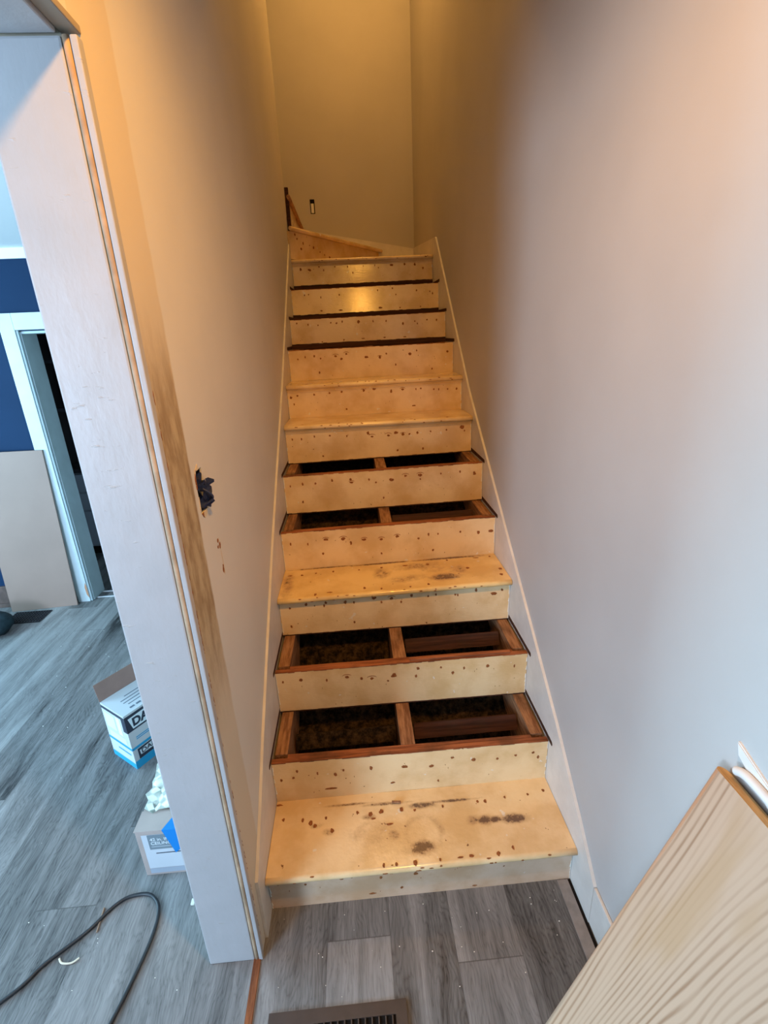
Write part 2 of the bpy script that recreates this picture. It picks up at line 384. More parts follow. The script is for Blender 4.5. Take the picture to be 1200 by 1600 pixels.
# window frames; the side one is unseen, added to carry the fill light
for nm, fr in (('window_1', 'y'), ('added_side_window', 'x')):
    bm = nb()
    if fr == 'y':
        for a, b in (((-3.46, -3.2, .74), (-3.38, -3.17, 2.26)), ((-2.12, -3.2, .74), (-2.04, -3.17, 2.26)), ((-3.379, -3.2, 2.18), (-2.121, -3.17, 2.26)), ((-3.379, -3.2, .74), (-2.121, -3.16, .82)), ((-3.379, -3.27, 1.48), (-2.121, -3.24, 1.52))): box(bm, a, b, .004)
    else:
        for a, b in (((-4.0, -.16, .79), (-3.97, -.08, 2.21)), ((-4.0, 1.28, .79), (-3.97, 1.36, 2.21)), ((-4.0, -.079, 2.13), (-3.97, 1.279, 2.21)), ((-4.0, -.079, .79), (-3.96, 1.279, .87)), ((-4.07, -.079, 1.48), (-4.04, 1.279, 1.52))): box(bm, a, b, .004)
    struct(nm, bm, M['trimpaint'])

# ---------------------------------------------------------------- cased opening beside the stairs (near jamb)
jm = NT('jamb_white_paint', 0.42, 0.5)
o_ = jm.sep()
n1 = jm.noise(jm.co(), 9, 5); n2 = jm.rng(jm.noise(jm.map((1.5, 1.5, 6)), 14, 4), 0.66, 0.76)
cc = jm.mix(jm.rng(n1, .3, .8), (0.42, 0.405, 0.41), (0.385, 0.375, 0.38)); cc = jm.mix(jm.math('MULTIPLY', n2, .45), cc, (0.42, 0.36, 0.30)); jm.col(cc)
jm.bump(jm.math('ADD', jm.noise(jm.map((3, 3, 1.2)), 10, 4), jm.math('MULTIPLY', n2, .8)), 0.3, 0.004)
door1 = empty('door_1', (-0.09, YJ, 0), kind='structure')
bm = nb(); box(bm, (-0.172, YJ-.018, 0.0), (-0.0335, YJ-.0005, 2.283), .004); obj('jamb', bm, jm.m, door1)
bm = nb(); box(bm, (-0.0195, YJ-.020, 0.0), (-0.0075, YJ-.0005, 2.283), .0025); obj('casing_edge', bm, jm.m, door1)
bm = nb(); box(bm, (-0.0334, YJ-.008, 0.0), (-0.0196, YJ-.0005, 2.283)); obj('bead_backing', bm, jm.m, door1)
bm = nb(); pts = [(-0.0265, YJ-.0135, z*2.283/24) for z in range(25)]; tube(bm, pts, 0.0066, 10)
obj('bead', bm, simple('bare_tan_bead', (0.42, 0.29, 0.19), 0.8, .3, 0.25, 14), door1, smooth=True)
bm = nb(); box(bm, (-0.172, -1.75, 2.284), (-0.038, YJ-.019, 2.3015), .003); obj('head', bm, jm.m, door1)
bm = nb(); box(bm, (-0.0375, -1.75, 2.290), (-0.0075, YJ-.0005, 2.3015), .002); obj('head_edge', bm, simple('grey_brown_gap', (0.30, 0.25, 0.19), .7), door1)
# chipped, ragged paint on the wall side of the casing edge
bm = nb()
for k in range(70):
    z = random.uniform(0.05, 1.75); h = random.uniform(.004, .02); wd = random.uniform(.001, .003)
    prism(bm, [(-0.0072, YJ-.001, z), (-0.0072, YJ-.001-wd, z+h*.5), (-0.0072, YJ-.001, z+h)], (.0006, 0, 0))
obj('paint_chip', bm, M['chip'], door1)

# far doorway casing
door2 = empty('door_2', (-1.76, 2.32, 0), kind='structure')
cg = simple('pale_casing_paint', (0.47, 0.53, 0.545), 0.4, .5, .04, 10); cd = simple('grey_jamb_paint', (0.36, 0.43, 0.45), 0.5, .4, .05, 10)
bm = nb(); box(bm, (-1.812, 2.307, 0), (-1.722, 2.3295, 2.056), .003); obj('casing', bm, cg, door2)
bm = nb(); box(bm, (-1.7215, 2.307, 1.955), (-0.83, 2.3295, 2.056), .003); obj('head_casing', bm, cg, door2)
bm = nb(); box(bm, (-1.7205, 2.331, 0), (-1.702, 2.495, 1.945), .003); box(bm, (-1.7215, 2.314, 0), (-1.708, 2.3305, 1.954), .004); obj('jamb', bm, cd, door2)
bm = nb(); box(bm, (-1.7015, 2.331, 1.932), (-0.85, 2.495, 1.948), .003); obj('head_jamb', bm, cd, door2)
bm = nb()
prism(bm, [(-1.735, 2.3065, .06), (-1.722, 2.3065, .03), (-1.7222, 2.3065, .13), (-1.728, 2.3065, .16), (-1.738, 2.3065, .12)], (0, -.0006, 0))
obj('bare_patch', bm, simple('bare_orange_wood', (0.42, 0.2, 0.11), .8), door2)
bm = nb(); box(bm, (-1.70, 2.36, 0), (-.86, 2.37, .006)); box(bm, (-1.70, 2.45, 0), (-.86, 2.46, .006)); struct('trim_5', bm, simple('pale_threshold_line', (.5, .5, .52), .5))

# ---------------------------------------------------------------- staircase
st = empty('staircase', (0, 0, 0), 'narrow cream painted staircase with brown nail scars and five missing treads, rising between two walls', 'staircase')
st['label'] = 'narrow cream painted staircase with open missing treads rising between the two walls'
TREADED = {1, 4, 7, 8, 12}
CH = {
 1: [(0.244,0.118,'b'),(0.376,0.101,'m'),(0.495,0.102,'b'),(0.497,0.116,'m'),(0.032,0.116,'m'),(0.122,0.103,'m'),(0.347,0.025,'w'),(0.447,0.041,'m'),(0.701,0.013,'w')],
 2: [(0.03,0.282,'m'),(0.074,0.29,'m'),(0.091,0.32,'m'),(0.165,0.301,'m'),(0.23,0.289,'b'),(0.262,0.306,'m'),(0.208,0.22,'W'),(0.365,0.304,'b'),(0.491,0.296,'B'),(0.593,0.287,'b'),(0.673,0.319,'m'),(0.755,0.301,'b'),(0.846,0.295,'m'),(0.917,0.303,'m'),(0.985,0.309,'m'),(1.005,0.285,'m'),(0.443,0.221,'w'),(0.619,0.211,'m')],
 3: [(0.028,0.516,'m'),(0.1,0.52,'b'),(0.205,0.509,'m'),(0.288,0.517,'A'),(0.348,0.504,'m'),(0.39,0.5,'A'),(0.482,0.506,'B'),(0.456,0.482,'m'),(0.573,0.495,'m'),(0.582,0.532,'m'),(0.677,0.528,'m'),(0.774,0.516,'m'),(0.873,0.517,'b'),(0.986,0.506,'m'),(0.727,0.496,'m')],
 4: [(0.046,0.703,'m'),(0.12,0.717,'m'),(0.207,0.718,'m'),(0.199,0.704,'m'),(0.294,0.714,'b'),(0.332,0.71,'m'),(0.421,0.726,'A'),(0.455,0.701,'m'),(0.501,0.717,'A'),(0.544,0.696,'m'),(0.591,0.724,'b'),(0.666,0.714,'m'),(0.702,0.72,'m'),(0.79,0.713,'m'),(0.801,0.71,'m'),(0.885,0.728,'b'),(0.966,0.704,'B'),(1.004,0.72,'m'),(0.328,0.608,'m'),(0.044,0.609,'m')],
 5: [(0.042,0.901,'m'),(0.124,0.895,'m'),(0.212,0.913,'A'),(0.296,0.911,'A'),(0.332,0.886,'b'),(0.397,0.9,'A'),(0.48,0.896,'A'),(0.557,0.905,'A'),(0.661,0.887,'m'),(0.711,0.904,'m'),(0.758,0.904,'m'),(0.868,0.907,'m'),(0.957,0.898,'b'),(1.019,0.902,'B'),(0.732,0.82,'m'),(0.477,0.821,'m'),(0.193,0.84,'m')],
 6: [(0.034,1.113,'m'),(0.098,1.121,'m'),(0.164,1.121,'m'),(0.251,1.132,'m'),(0.346,1.132,'m'),(0.351,1.115,'A'),(0.442,1.124,'m'),(0.477,1.107,'m'),(0.557,1.117,'B'),(0.633,1.133,'A'),(0.71,1.134,'A'),(0.71,1.111,'m'),(0.819,1.134,'m'),(0.92,1.139,'m'),(0.997,1.124,'b'),(0.091,1.024,'m'),(0.514,1.021,'m')],
 7: [(0.036,1.305,'m'),(0.086,1.304,'m'),(0.158,1.316,'m'),(0.243,1.316,'m'),(0.338,1.308,'m'),(0.457,1.318,'b'),(0.479,1.298,'A'),(0.569,1.3,'A'),(0.612,1.312,'B'),(0.652,1.301,'A'),(0.688,1.301,'m'),(0.734,1.305,'m'),(0.808,1.309,'m'),(0.899,1.313,'m'),(0.988,1.324,'B'),(1.0,1.303,'m'),(0.764,1.214,'m'),(0.198,1.203,'m'),(0.619,1.212,'m')],
 8: [(0.021,1.504,'b'),(0.06,1.513,'m'),(0.158,1.514,'m'),(0.249,1.52,'m'),(0.321,1.523,'m'),(0.452,1.525,'A'),(0.513,1.53,'A'),(0.615,1.512,'b'),(0.684,1.519,'A'),(0.764,1.518,'m'),(0.793,1.52,'m'),(0.871,1.511,'m'),(0.901,1.509,'m'),(0.954,1.509,'m'),(1.009,1.508,'m'),(0.749,1.421,'w'),(0.036,1.464,'m'),(0.344,1.42,'m')],
 9: [(0.056,1.707,'m'),(0.103,1.719,'m'),(0.16,1.722,'m'),(0.198,1.707,'m'),(0.293,1.716,'A'),(0.328,1.699,'b'),(0.361,1.727,'A'),(0.486,1.702,'B'),(0.571,1.698,'A'),(0.613,1.717,'m'),(0.763,1.71,'b'),(0.806,1.728,'m'),(1.003,1.714,'b'),(0.904,1.613,'m'),(0.185,1.622,'m'),(0.671,1.649,'m')],
 10: [(0.046,1.925,'m'),(0.119,1.914,'m'),(0.185,1.908,'m'),(0.27,1.92,'m'),(0.308,1.916,'m'),(0.346,1.924,'m'),(0.454,1.92,'B'),(0.552,1.918,'m'),(0.639,1.917,'m'),(0.751,1.896,'b'),(0.832,1.908,'m'),(0.849,1.892,'m'),(0.914,1.914,'m'),(0.979,1.911,'m'),(0.48,1.813,'w'),(0.626,1.814,'w'),(0.35,1.81,'m'),(0.762,1.812,'w'),(0.205,1.802,'m')],
 11: [(0.092,2.114,'m'),(0.12,2.118,'m'),(0.205,2.097,'m'),(0.335,2.109,'m'),(0.607,2.129,'m'),(0.712,2.138,'m'),(0.884,2.117,'m'),(0.978,2.108,'m'),(0.998,2.094,'m'),(0.204,2.009,'w'),(0.339,2.008,'W'),(0.621,2.014,'W'),(0.762,2.009,'m'),(0.909,2.011,'m'),(0.736,2.096,'m')],
 12: [(0.061,2.309,'b'),(0.127,2.302,'B'),(0.197,2.321,'m'),(0.23,2.297,'m'),(0.314,2.317,'m'),(0.407,2.315,'m'),(0.444,2.274,'m'),(0.523,2.317,'m'),(0.609,2.318,'m'),(0.635,2.302,'m'),(0.734,2.316,'B'),(0.831,2.317,'b'),(0.907,2.314,'b'),(0.968,2.288,'m')]}
SZ = {'m': (.0058, .0075), 'b': (.0085, .0105), 'B': (.015, .010), 'w': (.013, .0045), 'W': (.019, .006), 'A': (.0115, .008)}
def blob(bm, c, ux, uy, typ, mi, thick=.0007, nrm=(0,-1,0)):
    """an irregular torn-paint mark lying on a surface"""
    c, ux, uy, nrm = Vector(c), Vector(ux), Vector(uy), Vector(nrm)
    rx, ry = SZ[typ]; rx *= random.uniform(.75, 1.2); ry *= random.uniform(.75, 1.2); n = 9; ph = random.random()*6
    P = [c + ux*rx*random.uniform(.6, 1.15)*math.cos(ph+2*math.pi*i/n) + uy*ry*random.uniform(.6, 1.15)*math.sin(ph+2*math.pi*i/n) for i in range(n)]
    prism(bm, P, nrm*thick, mi)
    if typ == 'A':   # short curled tear above the mark
        r = random.uniform(.016, .022); wdt = .0016
        A = [c + ux*r*math.cos(a) + uy*(r*.6*math.sin(a)+.002) for a in [math.pi*(0.12+0.76*i/6) for i in range(7)]]
        B = [p - uy*wdt*(1+math.sin(math.pi*i/6)) for i, p in enumerate(A)]
        for i in range(6): prism(bm, [A[i], A[i+1], B[i+1], B[i]], nrm*thick, mi)
def riser(k):
    y = (k-1)*RUN; th = .021; bm = nb()
    prev_open = (k-1) not in TREADED and k > 1
    zb = [(H(k-1, x) - (T if prev_open else 0)) if k > 1 else 0.0 for x in (0, W)]
    off = -.0275 if k in TREADED else -T
    zt = [H(k, x)+off for x in (0, W)]
    e = .0015; n = 40; lean = .0165 if k == 11 else 0.0
    def zz(arr, x): return arr[0]+(arr[1]-arr[0])*x/W
    # body (front painted; top and underside raw)
    v = [(e, y, zb[0]), (W-e, y, zb[1]), (W-e, y+lean, zt[1]), (e, y+lean, zt[0])]
    fs = prism(bm, v, (0, th, 0), 0)
    for f in fs:
        f.normal_update()
        if abs(f.normal.z) > .9 or f.calc_center_median().y > y+th*.9: f.material_index = 1
    # ragged unpainted lower edge above an open step
    if prev_open:
        base = {9: .033, 10: .038, 11: .048}.get(k-1, .005)
        for i in range(n):
            x0, x1 = e+(W-2*e)*i/n, e+(W-2*e)*(i+1)/n
            h0 = base*random.uniform(.75, 1.15) if base < .01 else base+random.uniform(-.0015, .0015)
            prism(bm, [(x0, y, zz(zb, x0)), (x1, y, zz(zb, x1)), (x1, y, zz(zb, x1)+h0), (x0, y, zz(zb, x0)+h0)], (0, -.0012, 0), 3)
    # ragged bare wood along the top of an open step
    if k not in TREADED:
        for i in range(n):
            x0, x1 = e+(W-2*e)*i/n, e+(W-2*e)*(i+1)/n; h0 = random.uniform(.001, .005)
            prism(bm, [(x0, y+lean, zz(zt, x0)-h0), (x1, y+lean, zz(zt, x1)-h0), (x1, y+lean, zz(zt, x1)), (x0, y+lean, zz(zt, x0))], (0, -.0008, 0), 1)
    # split white paint along both ends
    for xs, s in ((e, 1), (W-e, -1)):
        q = 10
        for i in range(q):
            if random.random() < .25: continue
            a = zb[0 if s > 0 else 1]; b = zt[0 if s > 0 else 1]
            z0, z1 = a+(b-a)*i/q, a+(b-a)*(i+1)/q; w0 = random.uniform(.001, .006)
            prism(bm, [(xs, y, z0), (xs+s*w0, y, z0), (xs+s*w0*random.uniform(.4, 1), y, z1), (xs, y, z1)], (0, -.0006, 0), 4)
    for (x, z, typ) in CH.get(k, ()):
        if 0.006 < x < W-.006 and z < zz(zt, x)-.006: blob(bm, (x, y+lean*(z-zz(zb, x))/(zz(zt, x)-zz(zb, x)), z), (1,0,0), (0,0,1), typ, 2)
    for j in range(10):     # hairline nicks
        x, z = random.uniform(.05, W-.05), zz(zb, .5)+random.uniform(.02, .15)
        if z < zz(zt, x)-.01:
            SZ['n'] = (.0012, .004); blob(bm, (x, y, z), (1,0,0), (0,0,1), 'n', 2)
    o = obj('riser', bm, [M['riser1'] if k == 1 else M['paint'], M['rawedge'], M['chip'], M['darkwood'], M['caulk']], st)
    return o
for k in range(1, 13): riser(k)

def nose_profile(y0, y1, th=.027):
    r = th/2; P = [(y1, 0), (y1, -th)]
    for i in range(9):
        a = -math.pi/2 - math.pi*i/8; P.append((y0+r+r*math.cos(a), -r+r*math.sin(a)))
    return P
TCH = {1: [(0.035,0.184),(0.106,0.175),(0.19,0.176),(0.305,0.186),(0.352,0.175),(0.363,0.156),(0.394,0.181),(0.468,0.182),(0.516,0.175),(0.621,0.18),(0.753,0.186),(0.782,0.183),(0.858,0.193),(0.947,0.196),(1.011,0.207),(0.151,0.149),(0.214,0.125),(0.389,-0.014),(0.432,-0.013),(0.494,-0.014),(0.578,-0.012),(0.647,-0.012),(0.683,-0.01),(0.775,-0.012),(0.83,0.003),(0.419,0.129),(0.136,0.163),(0.012,0.245)],
       4: [(0.032,0.981),(0.089,0.977),(0.155,0.986),(0.238,0.99),(0.362,0.985),(0.471,0.99),(0.586,0.992),(0.694,0.985),(0.795,1.012),(0.938,1.013),(1.009,1.015),(0.875,0.912),(1.021,0.878),(0.229,0.787),(0.383,0.802),(0.458,0.783),(0.587,0.778),(0.669,0.787),(0.165,0.778),(1.01,0.823)],
       7: [(.1,1.56),(.3,1.555),(.5,1.565),(.7,1.56),(.9,1.558)], 8: [(.12,1.82),(.4,1.825),(.6,1.82),(.75,1.82),(.9,1.82)], 12: []}
def tread(k):
    y0 = (k-1)*RUN-NOSE; y1 = k*RUN+.0 if k < 12 else YB-.002
    bm = nb(); P = nose_profile(y0, y1); nx = 12; rings = []
    for i in range(nx+1):
        x = .0012+(W-.0024)*i/nx; sag = random.uniform(-.0007, .0007)
        rings.append([bm.verts.new((x, y, H(k, x)+z+sag)) for y, z in P])
    m_ = len(P)
    for a, b in zip(rings, rings[1:]):
        for j in range(m_): bm.faces.new((a[j], a[(j+1)%m_], b[(j+1)%m_], b[j])).smooth = 2 <= j < m_-1
    bm.faces.new(rings[0]); bm.faces.new(rings[-1][::-1])
    for (x, y) in TCH[k]:
        blob(bm, (x, y, H(k, x)+.0003), (1,0,0), (0,1,0), random.choice('mmbbw'), 1, .0008, (0,0,1))
    for j in range(16):      # chipped nosing
        x = random.uniform(.04, W-.04); a = random.uniform(-.6, 1.2); r = .0136
        c = Vector((x, y0+.0135-r*math.cos(a), H(k, x)-.0135+r*math.sin(a))); n_ = Vector((0, -math.cos(a), math.sin(a)))
        SZ['e'] = (random.uniform(.003, .009), .0028); blob(bm, c-n_*.0006, (1,0,0), (0, math.sin(a), math.cos(a)), 'e', 1, .0012, n_)
    mt = {1: M['tread1'], 4: M['tread4']}.get(k, M['paint'])
    obj('tread', bm, [mt, M['chip']], st)
    if k in (7, 8, 12):      # cove moulding under the nosing
        bm = nb(); yy = (k-1)*RUN
        prof = [(0, -.0275), (-.016, -.0275), (-.0155, -.031), (-.009, -.036), (-.0055, -.042), (-.005, -.045), (0, -.045)]
        ra = [bm.verts.new((.002, yy-.0015+a, H(k, 0)+b)) for a, b in prof]; rb = [bm.verts.new((W-.002, yy-.0015+a, H(k, W)+b)) for a, b in prof]
        for j in range(len(prof)): bm.faces.new((ra[j], ra[(j+1)%7], rb[(j+1)%7], rb[j]))
        bm.faces.new(ra); bm.faces.new(rb[::-1]); obj('cove_moulding', bm, M['paint'], st)
for k in sorted(TREADED): tread(k)

# ledger strips behind the open risers
for k in (2, 3, 5, 6, 9, 10, 11):
    bm = nb(); y = (k-1)*RUN+.0212
    a = [(.058, y, H(k, .058)-T-.04), (W-.058, y, H(k, W-.058)-T-.04), (W-.058, y, H(k, W)-T-.001), (.058, y, H(k, 0)-T-.001)]
    prism(bm, a, (0, .017, 0)); obj('ledger_strip', bm, M['rawedge'], st)
bm = nb(); box(bm, (.55, 2*RUN+.008, H(3, .7)-T+.0005), (.97, 2*RUN+.026, H(3, .7)-T+.007), .001); obj('wood_splint', bm, M['rawedge'], st)
# three sawn stringers
for (x0, x1) in ((.010, .056), (.484, .538), (W-.056, W-.010)):
    bm = nb(); xm = (x0+x1)/2; P = []
    for k in range(1, 13):
        y = (k-1)*RUN+.0395; h = H(k, xm)-(.0285 if k in TREADED else T+.0005)
        hp = (H(k-1, xm)-(.0285 if (k-1) in TREADED else T+.0005)) if k > 1 else 0.0
        if k > 1: P += [(y, hp)]
        P += [(y, h)]
        if k == 12: P += [(3.0, h)]
    P += [(3.0, 12*RUN*.7645-.42), (.45, 0.0), (.0395, 0.0)]
    prism(bm, [(x0, y, z) for y, z in P], (x1-x0, 0, 0)); obj('stringer', bm, M['stringer'], st)
# short cleats that bring each stringer forward to the riser in the open steps
for k in (2, 3, 5, 6, 9, 10, 11):
    for (x0, x1) in ((.010, .056), (.484, .538), (W-.056, W-.010)):
        bm = nb(); xm = (x0+x1)/2; y = (k-1)*RUN+.0215; z = H(k, xm)-T-.0004
        box(bm, (x0+.001, y+(.018 if .4 < xm < .6 or 1 else 0), z-.04), (x1-.001, y+.0178+.0002+.0, z)) if 0 else None
        bm.free()
# debris covered soffit closing the cavity below the stairs
bm = nb(); nx, ny = 30, 110; g = []
for j in range(ny+1):
    y = .02+3.05*j/ny; row = []
    for i in range(nx+1):
        x = .004+(W-.008)*i/nx; row.append(bm.verts.new((x, y, max(-.04, .7645*y-.235)+random.uniform(-.012, .012)+.012*math.sin(y*37))))
    g.append(row)
for j in range(ny):
    for i in range(nx): bm.faces.new((g[j][i], g[j][i+1], g[j+1][i+1], g[j+1][i]))
obj('soffit', bm, M['debris'], st)

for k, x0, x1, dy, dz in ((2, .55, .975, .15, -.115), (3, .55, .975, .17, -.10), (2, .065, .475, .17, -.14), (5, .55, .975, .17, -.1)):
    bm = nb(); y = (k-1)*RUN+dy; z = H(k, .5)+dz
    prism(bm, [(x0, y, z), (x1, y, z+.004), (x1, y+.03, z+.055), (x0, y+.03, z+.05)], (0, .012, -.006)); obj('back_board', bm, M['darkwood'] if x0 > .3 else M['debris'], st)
# skirt boards
def skirt(P, x0, x1, name='skirt_board'):
    bm = nb(); prism(bm, [(x0, y, z) for y, z in P], (x1-x0, 0, 0))
    obj(name, bm, M['skirtpaint'], st)
skirt([(-.085, .0), (-.085, .262), (.058, .376), (.215, .510), (.812, .985), (1.728, 1.592), (2.759, 2.383), (2.86, 2.47), (2.93, 2.50), (2.93, 1.9), (.3, -.09), (.3, 0)][:0] or
      [(-.085, 0.0), (-.085, .262), (.058, .376), (.215, .512), (.812, .972), (1.728, 1.610), (2.759, 2.400), (2.928, 2.53), (2.928, 1.75), (.62, 0.0)], LX+.0003, 0.0)
skirt([(-.139, 0.0), (-.139, .170), (-.006, .294), (.222, .481), (.704, .828), (1.660, 1.513), (2.755, 2.470), (3.998, 2.588), (3.998, 2.2), (3.2, 1.95), (.62, 0.0)], W, WX-.0003)
bm = nb(); prism(bm, [(-.0, YB-.0005, 2.30), (W-.0005, YB-.0005, 2.30), (W-.0005, YB-.0005, 2.585), (.239, YB-.0005, 2.727), (.056, YB-.0005, 2.76), (.056, YB-.0005, 2.60), (-.0, YB-.0005, 2.55)], (0, -.016, 0)); obj('back_skirt_board', bm, M['skirtpaint'], st)
# dark end-grain slots left on the skirts where treads were pulled
for k in (2, 3, 5, 6, 9, 10, 11):
    y0, y1 = (k-1)*RUN-NOSE-.004, k*RUN-.001
    for x, s in ((0, 1), (W, -1)):
        bm = nb(); z = H(k, x); P = [(y0+.006, z-T*.9), (y0+.002, z-T*.5), (y0+.008, z-.004), (y1, z-.002), (y1, z-T*.9), ]
        prism(bm, [(x-s*.0005, y, zz_) for y, zz_ in P], (s*.0014, 0, 0))
        obj('tread_slot', bm, M['darkwood'], st)

# winders
A13, B13 = Vector((.015, 2.836, 0)), Vector((.745, 3.978, 0)); d13 = (B13-A13).normalized(); n13 = Vector((d13.y, -d13.x, 0))
z12 = H(12, .5); z13, z14, z15 = 2.584, 2.784, 2.984
bm = nb(); A = A13-n13*.03+Vector((0,0,z12+.003)); B = B13-n13*.03+Vector((0,0,z12+.003)); h = z13-.028-(z12+.003)
A.x = max(A.x, .002)
prism(bm, [A, B, B+Vector((0,0,h)), A+Vector((0,0,h))], -n13*.02)
for (s, zz_) in ((.07, .165), (.09, .14), (.16, .12), (.24, .115), (.29, .105), (.37, .085), (.43, .07), (.13, .08), (.5, .06)):
    blob(bm, A+d13*s+Vector((0,0,zz_)), d13, (0,0,1), random.choice('mbbB'), 1, .0008, n13)
obj('winder_riser', bm, [M['paint'], M['chip']], st)
bm = nb(); P = [A13+n13*0, B13, Vector((.0, 3.998, 0)), Vector((.0, 2.95, 0))]
prism(bm, [p+Vector((0,0,z13-.027)) for p in P], (0, 0, .027)); tube(bm, [A13+Vector((0,0,z13-.0135)), B13+Vector((0,0,z13-.0135))-d13*.01], .0135, 12)
obj('winder_tread', bm, M['paint'], st)
bm = nb(); box(bm, (-.008, 2.936, z13-.02), (.012, 3.997, z14-.0285), .001); obj('winder_riser', bm, M['paint'], st)
bm = nb(); box(bm, (-.008, 2.936, z14-.027), (.022, 3.997, z14)); tube(bm, [(.022, 2.87, z14-.0135), (.022, 3.99, z14-.0135)], .0135, 12); obj('winder_tread', bm, [rawwood('brown_worn_nosing', (.28,.12,.045), (.5,.27,.12), (20,2,20))], st)
bm = nb(); box(bm, (-.0085, 2.934, z13-.25), (.018, 2.955, z14+.06), .004); obj('newel_trim', bm, M['darkwood'], st)

# ---------------------------------------------------------------- wall boxes
blue = simple('dark_blue_plastic', (0.025, 0.035, 0.10), 0.4, .5); tan = simple('torn_gypsum', (0.62, .50, .34), .9)
sb = empty('switch_box', (LX, .062, 1.42), 'torn switch hole with crumpled dark blue plastic box in the left wall', 'switch box')
bm = nb(); y0, y1, z0, z1 = .036, .089, 1.426, 1.532
box(bm, (-.07, y0, z0), (-.066, y1, z1)); box(bm, (-.0655, y0, z0), (-.014, y0+.003, z1)); box(bm, (-.0655, y1-.003, z0), (-.014, y1, z1)); box(bm, (-.0655, y0+.003, z0), (-.014, y1-.003, z0+.003)); box(bm, (-.0655, y0+.003, z1-.003), (-.014, y1-.003, z1))
obj('box_body', bm, simple('black_box_plastic', (.012, .013, .02), .5), sb)
def crumple(P, sub, amp, seed):
    rnd = random.Random(seed); bm = nb(); a, b, c, d = [Vector(p) for p in P]; g = []
    for i in range(sub+1):
        row = []
        for j in range(sub+1):
            u, v = i/sub, j/sub; p = (a*(1-u)+b*u)*(1-v)+(d*(1-u)+c*u)*v
            row.append(bm.verts.new(p+Vector([rnd.uniform(-amp, amp) for _ in range(3)])))
        g.append(row)
    for i in range(sub):
        for j in range(sub): bm.faces.new((g[i][j], g[i+1][j], g[i+1][j+1], g[i][j+1]))
    bmesh.ops.solidify(bm, geom=bm.faces[:], thickness=.0012); return bm
obj('blue_flap', crumple([(-.012, .050, 1.430), (.008, .092, 1.432), (.010, .094, 1.50), (-.012, .046, 1.505)], 7, .006, 3), blue, sb)
obj('blue_flap', crumple([(-.014, .044, 1.485), (.004, .075, 1.478), (-.006, .070, 1.528), (-.016, .042, 1.528)], 5, .005, 8), blue, sb)
bm = nb(); tube(bm, spline([(-.03, .06, 1.50), (.006, .062, 1.475), (.012, .075, 1.455), (-.005, .07, 1.44)]), .0028, 8); obj('wire', bm, blue, sb, smooth=True)
for P in ([(.030, 1.50), (.037, 1.54), (.046, 1.536), (.036, 1.52), (.036, 1.50)], [(.04, 1.533), (.06, 1.548), (.07, 1.533)], [(.042, 1.426), (.055, 1.408), (.085, 1.418), (.082, 1.426)], [(.089, 1.45), (.099, 1.43), (.096, 1.42), (.086, 1.426)], [(.030, 1.44), (.036, 1.47), (.036, 1.43)]):
    bm = nb(); prism(bm, [(LX-.0002, y, z) for y, z in P], (.0012, 0, 0)); obj('torn_edge', bm, tan, sb)
for P in ([(.030, 1.515), (.0355, 1.53), (.0355, 1.49), (.031, 1.49)], [(.0365, 1.426), (.048, 1.412), (.05, 1.426)]):
    bm = nb(); prism(bm, [(LX+.0002, y, z) for y, z in P], (.0014, 0, 0)); obj('torn_edge', bm, M['chip'], sb)
ob = empty('outlet_box', (.13, YB, 2.89), 'small outlet hole with pale bracket in the far wall above the winding steps', 'outlet box')
bm = nb(); box(bm, (.112, YB+.05, 2.899), (.148, YB+.054, 3.007)); obj('box_back', bm, M['dark'], ob)
bm = nb(); box(bm, (.117, YB-.002, 2.902), (.142, YB+.004, 2.978), .003); obj('bracket', bm, simple('white_plate', (.8, .78, .7), .4), ob)
bm = nb(); box(bm, (.109, YB-.003, 2.985), (.150, YB+.001, 3.010), .001); box(bm, (.109, YB-.002, 2.896), (.114, YB+.001, 2.9845), .001); box(bm, (.145, YB-.002, 2.896), (.1505, YB+.001, 2.9845), .001); box(bm, (.1145, YB-.002, 2.896), (.1445, YB+.001, 2.901), .001)
obj('torn_rim', bm, M['dark'], ob)
# chipped marks below the switch
bm = nb()
for (y, z, t_) in ((.125, 1.315, 'm'), (.135, 1.297, 'b'), (.118, 1.30, 'm'), (.132, 1.225, 'b'), (.134, 1.235, 'm')):
    blob(bm, (LX, y, z), (0,1,0), (0,0,1), t_, 0, .0006, (1,0,0))
prism(bm, [(LX, .137, 1.30), (LX, .139, 1.30), (LX, .143, 1.21), (LX, .139, 1.205)], (.0005, 0, 0), 1)
prism(bm, [(LX, .123, 1.32), (LX, .133, 1.322), (LX, .138, 1.305), (LX, .131, 1.31)], (.0005, 0, 0), 1)
prop(obj('plaster_scar', bm, [M['chip'], tan], origin=(LX, .13, 1.2)), 'chipped plaster scar on the left wall below the torn switch hole', 'wall scar')

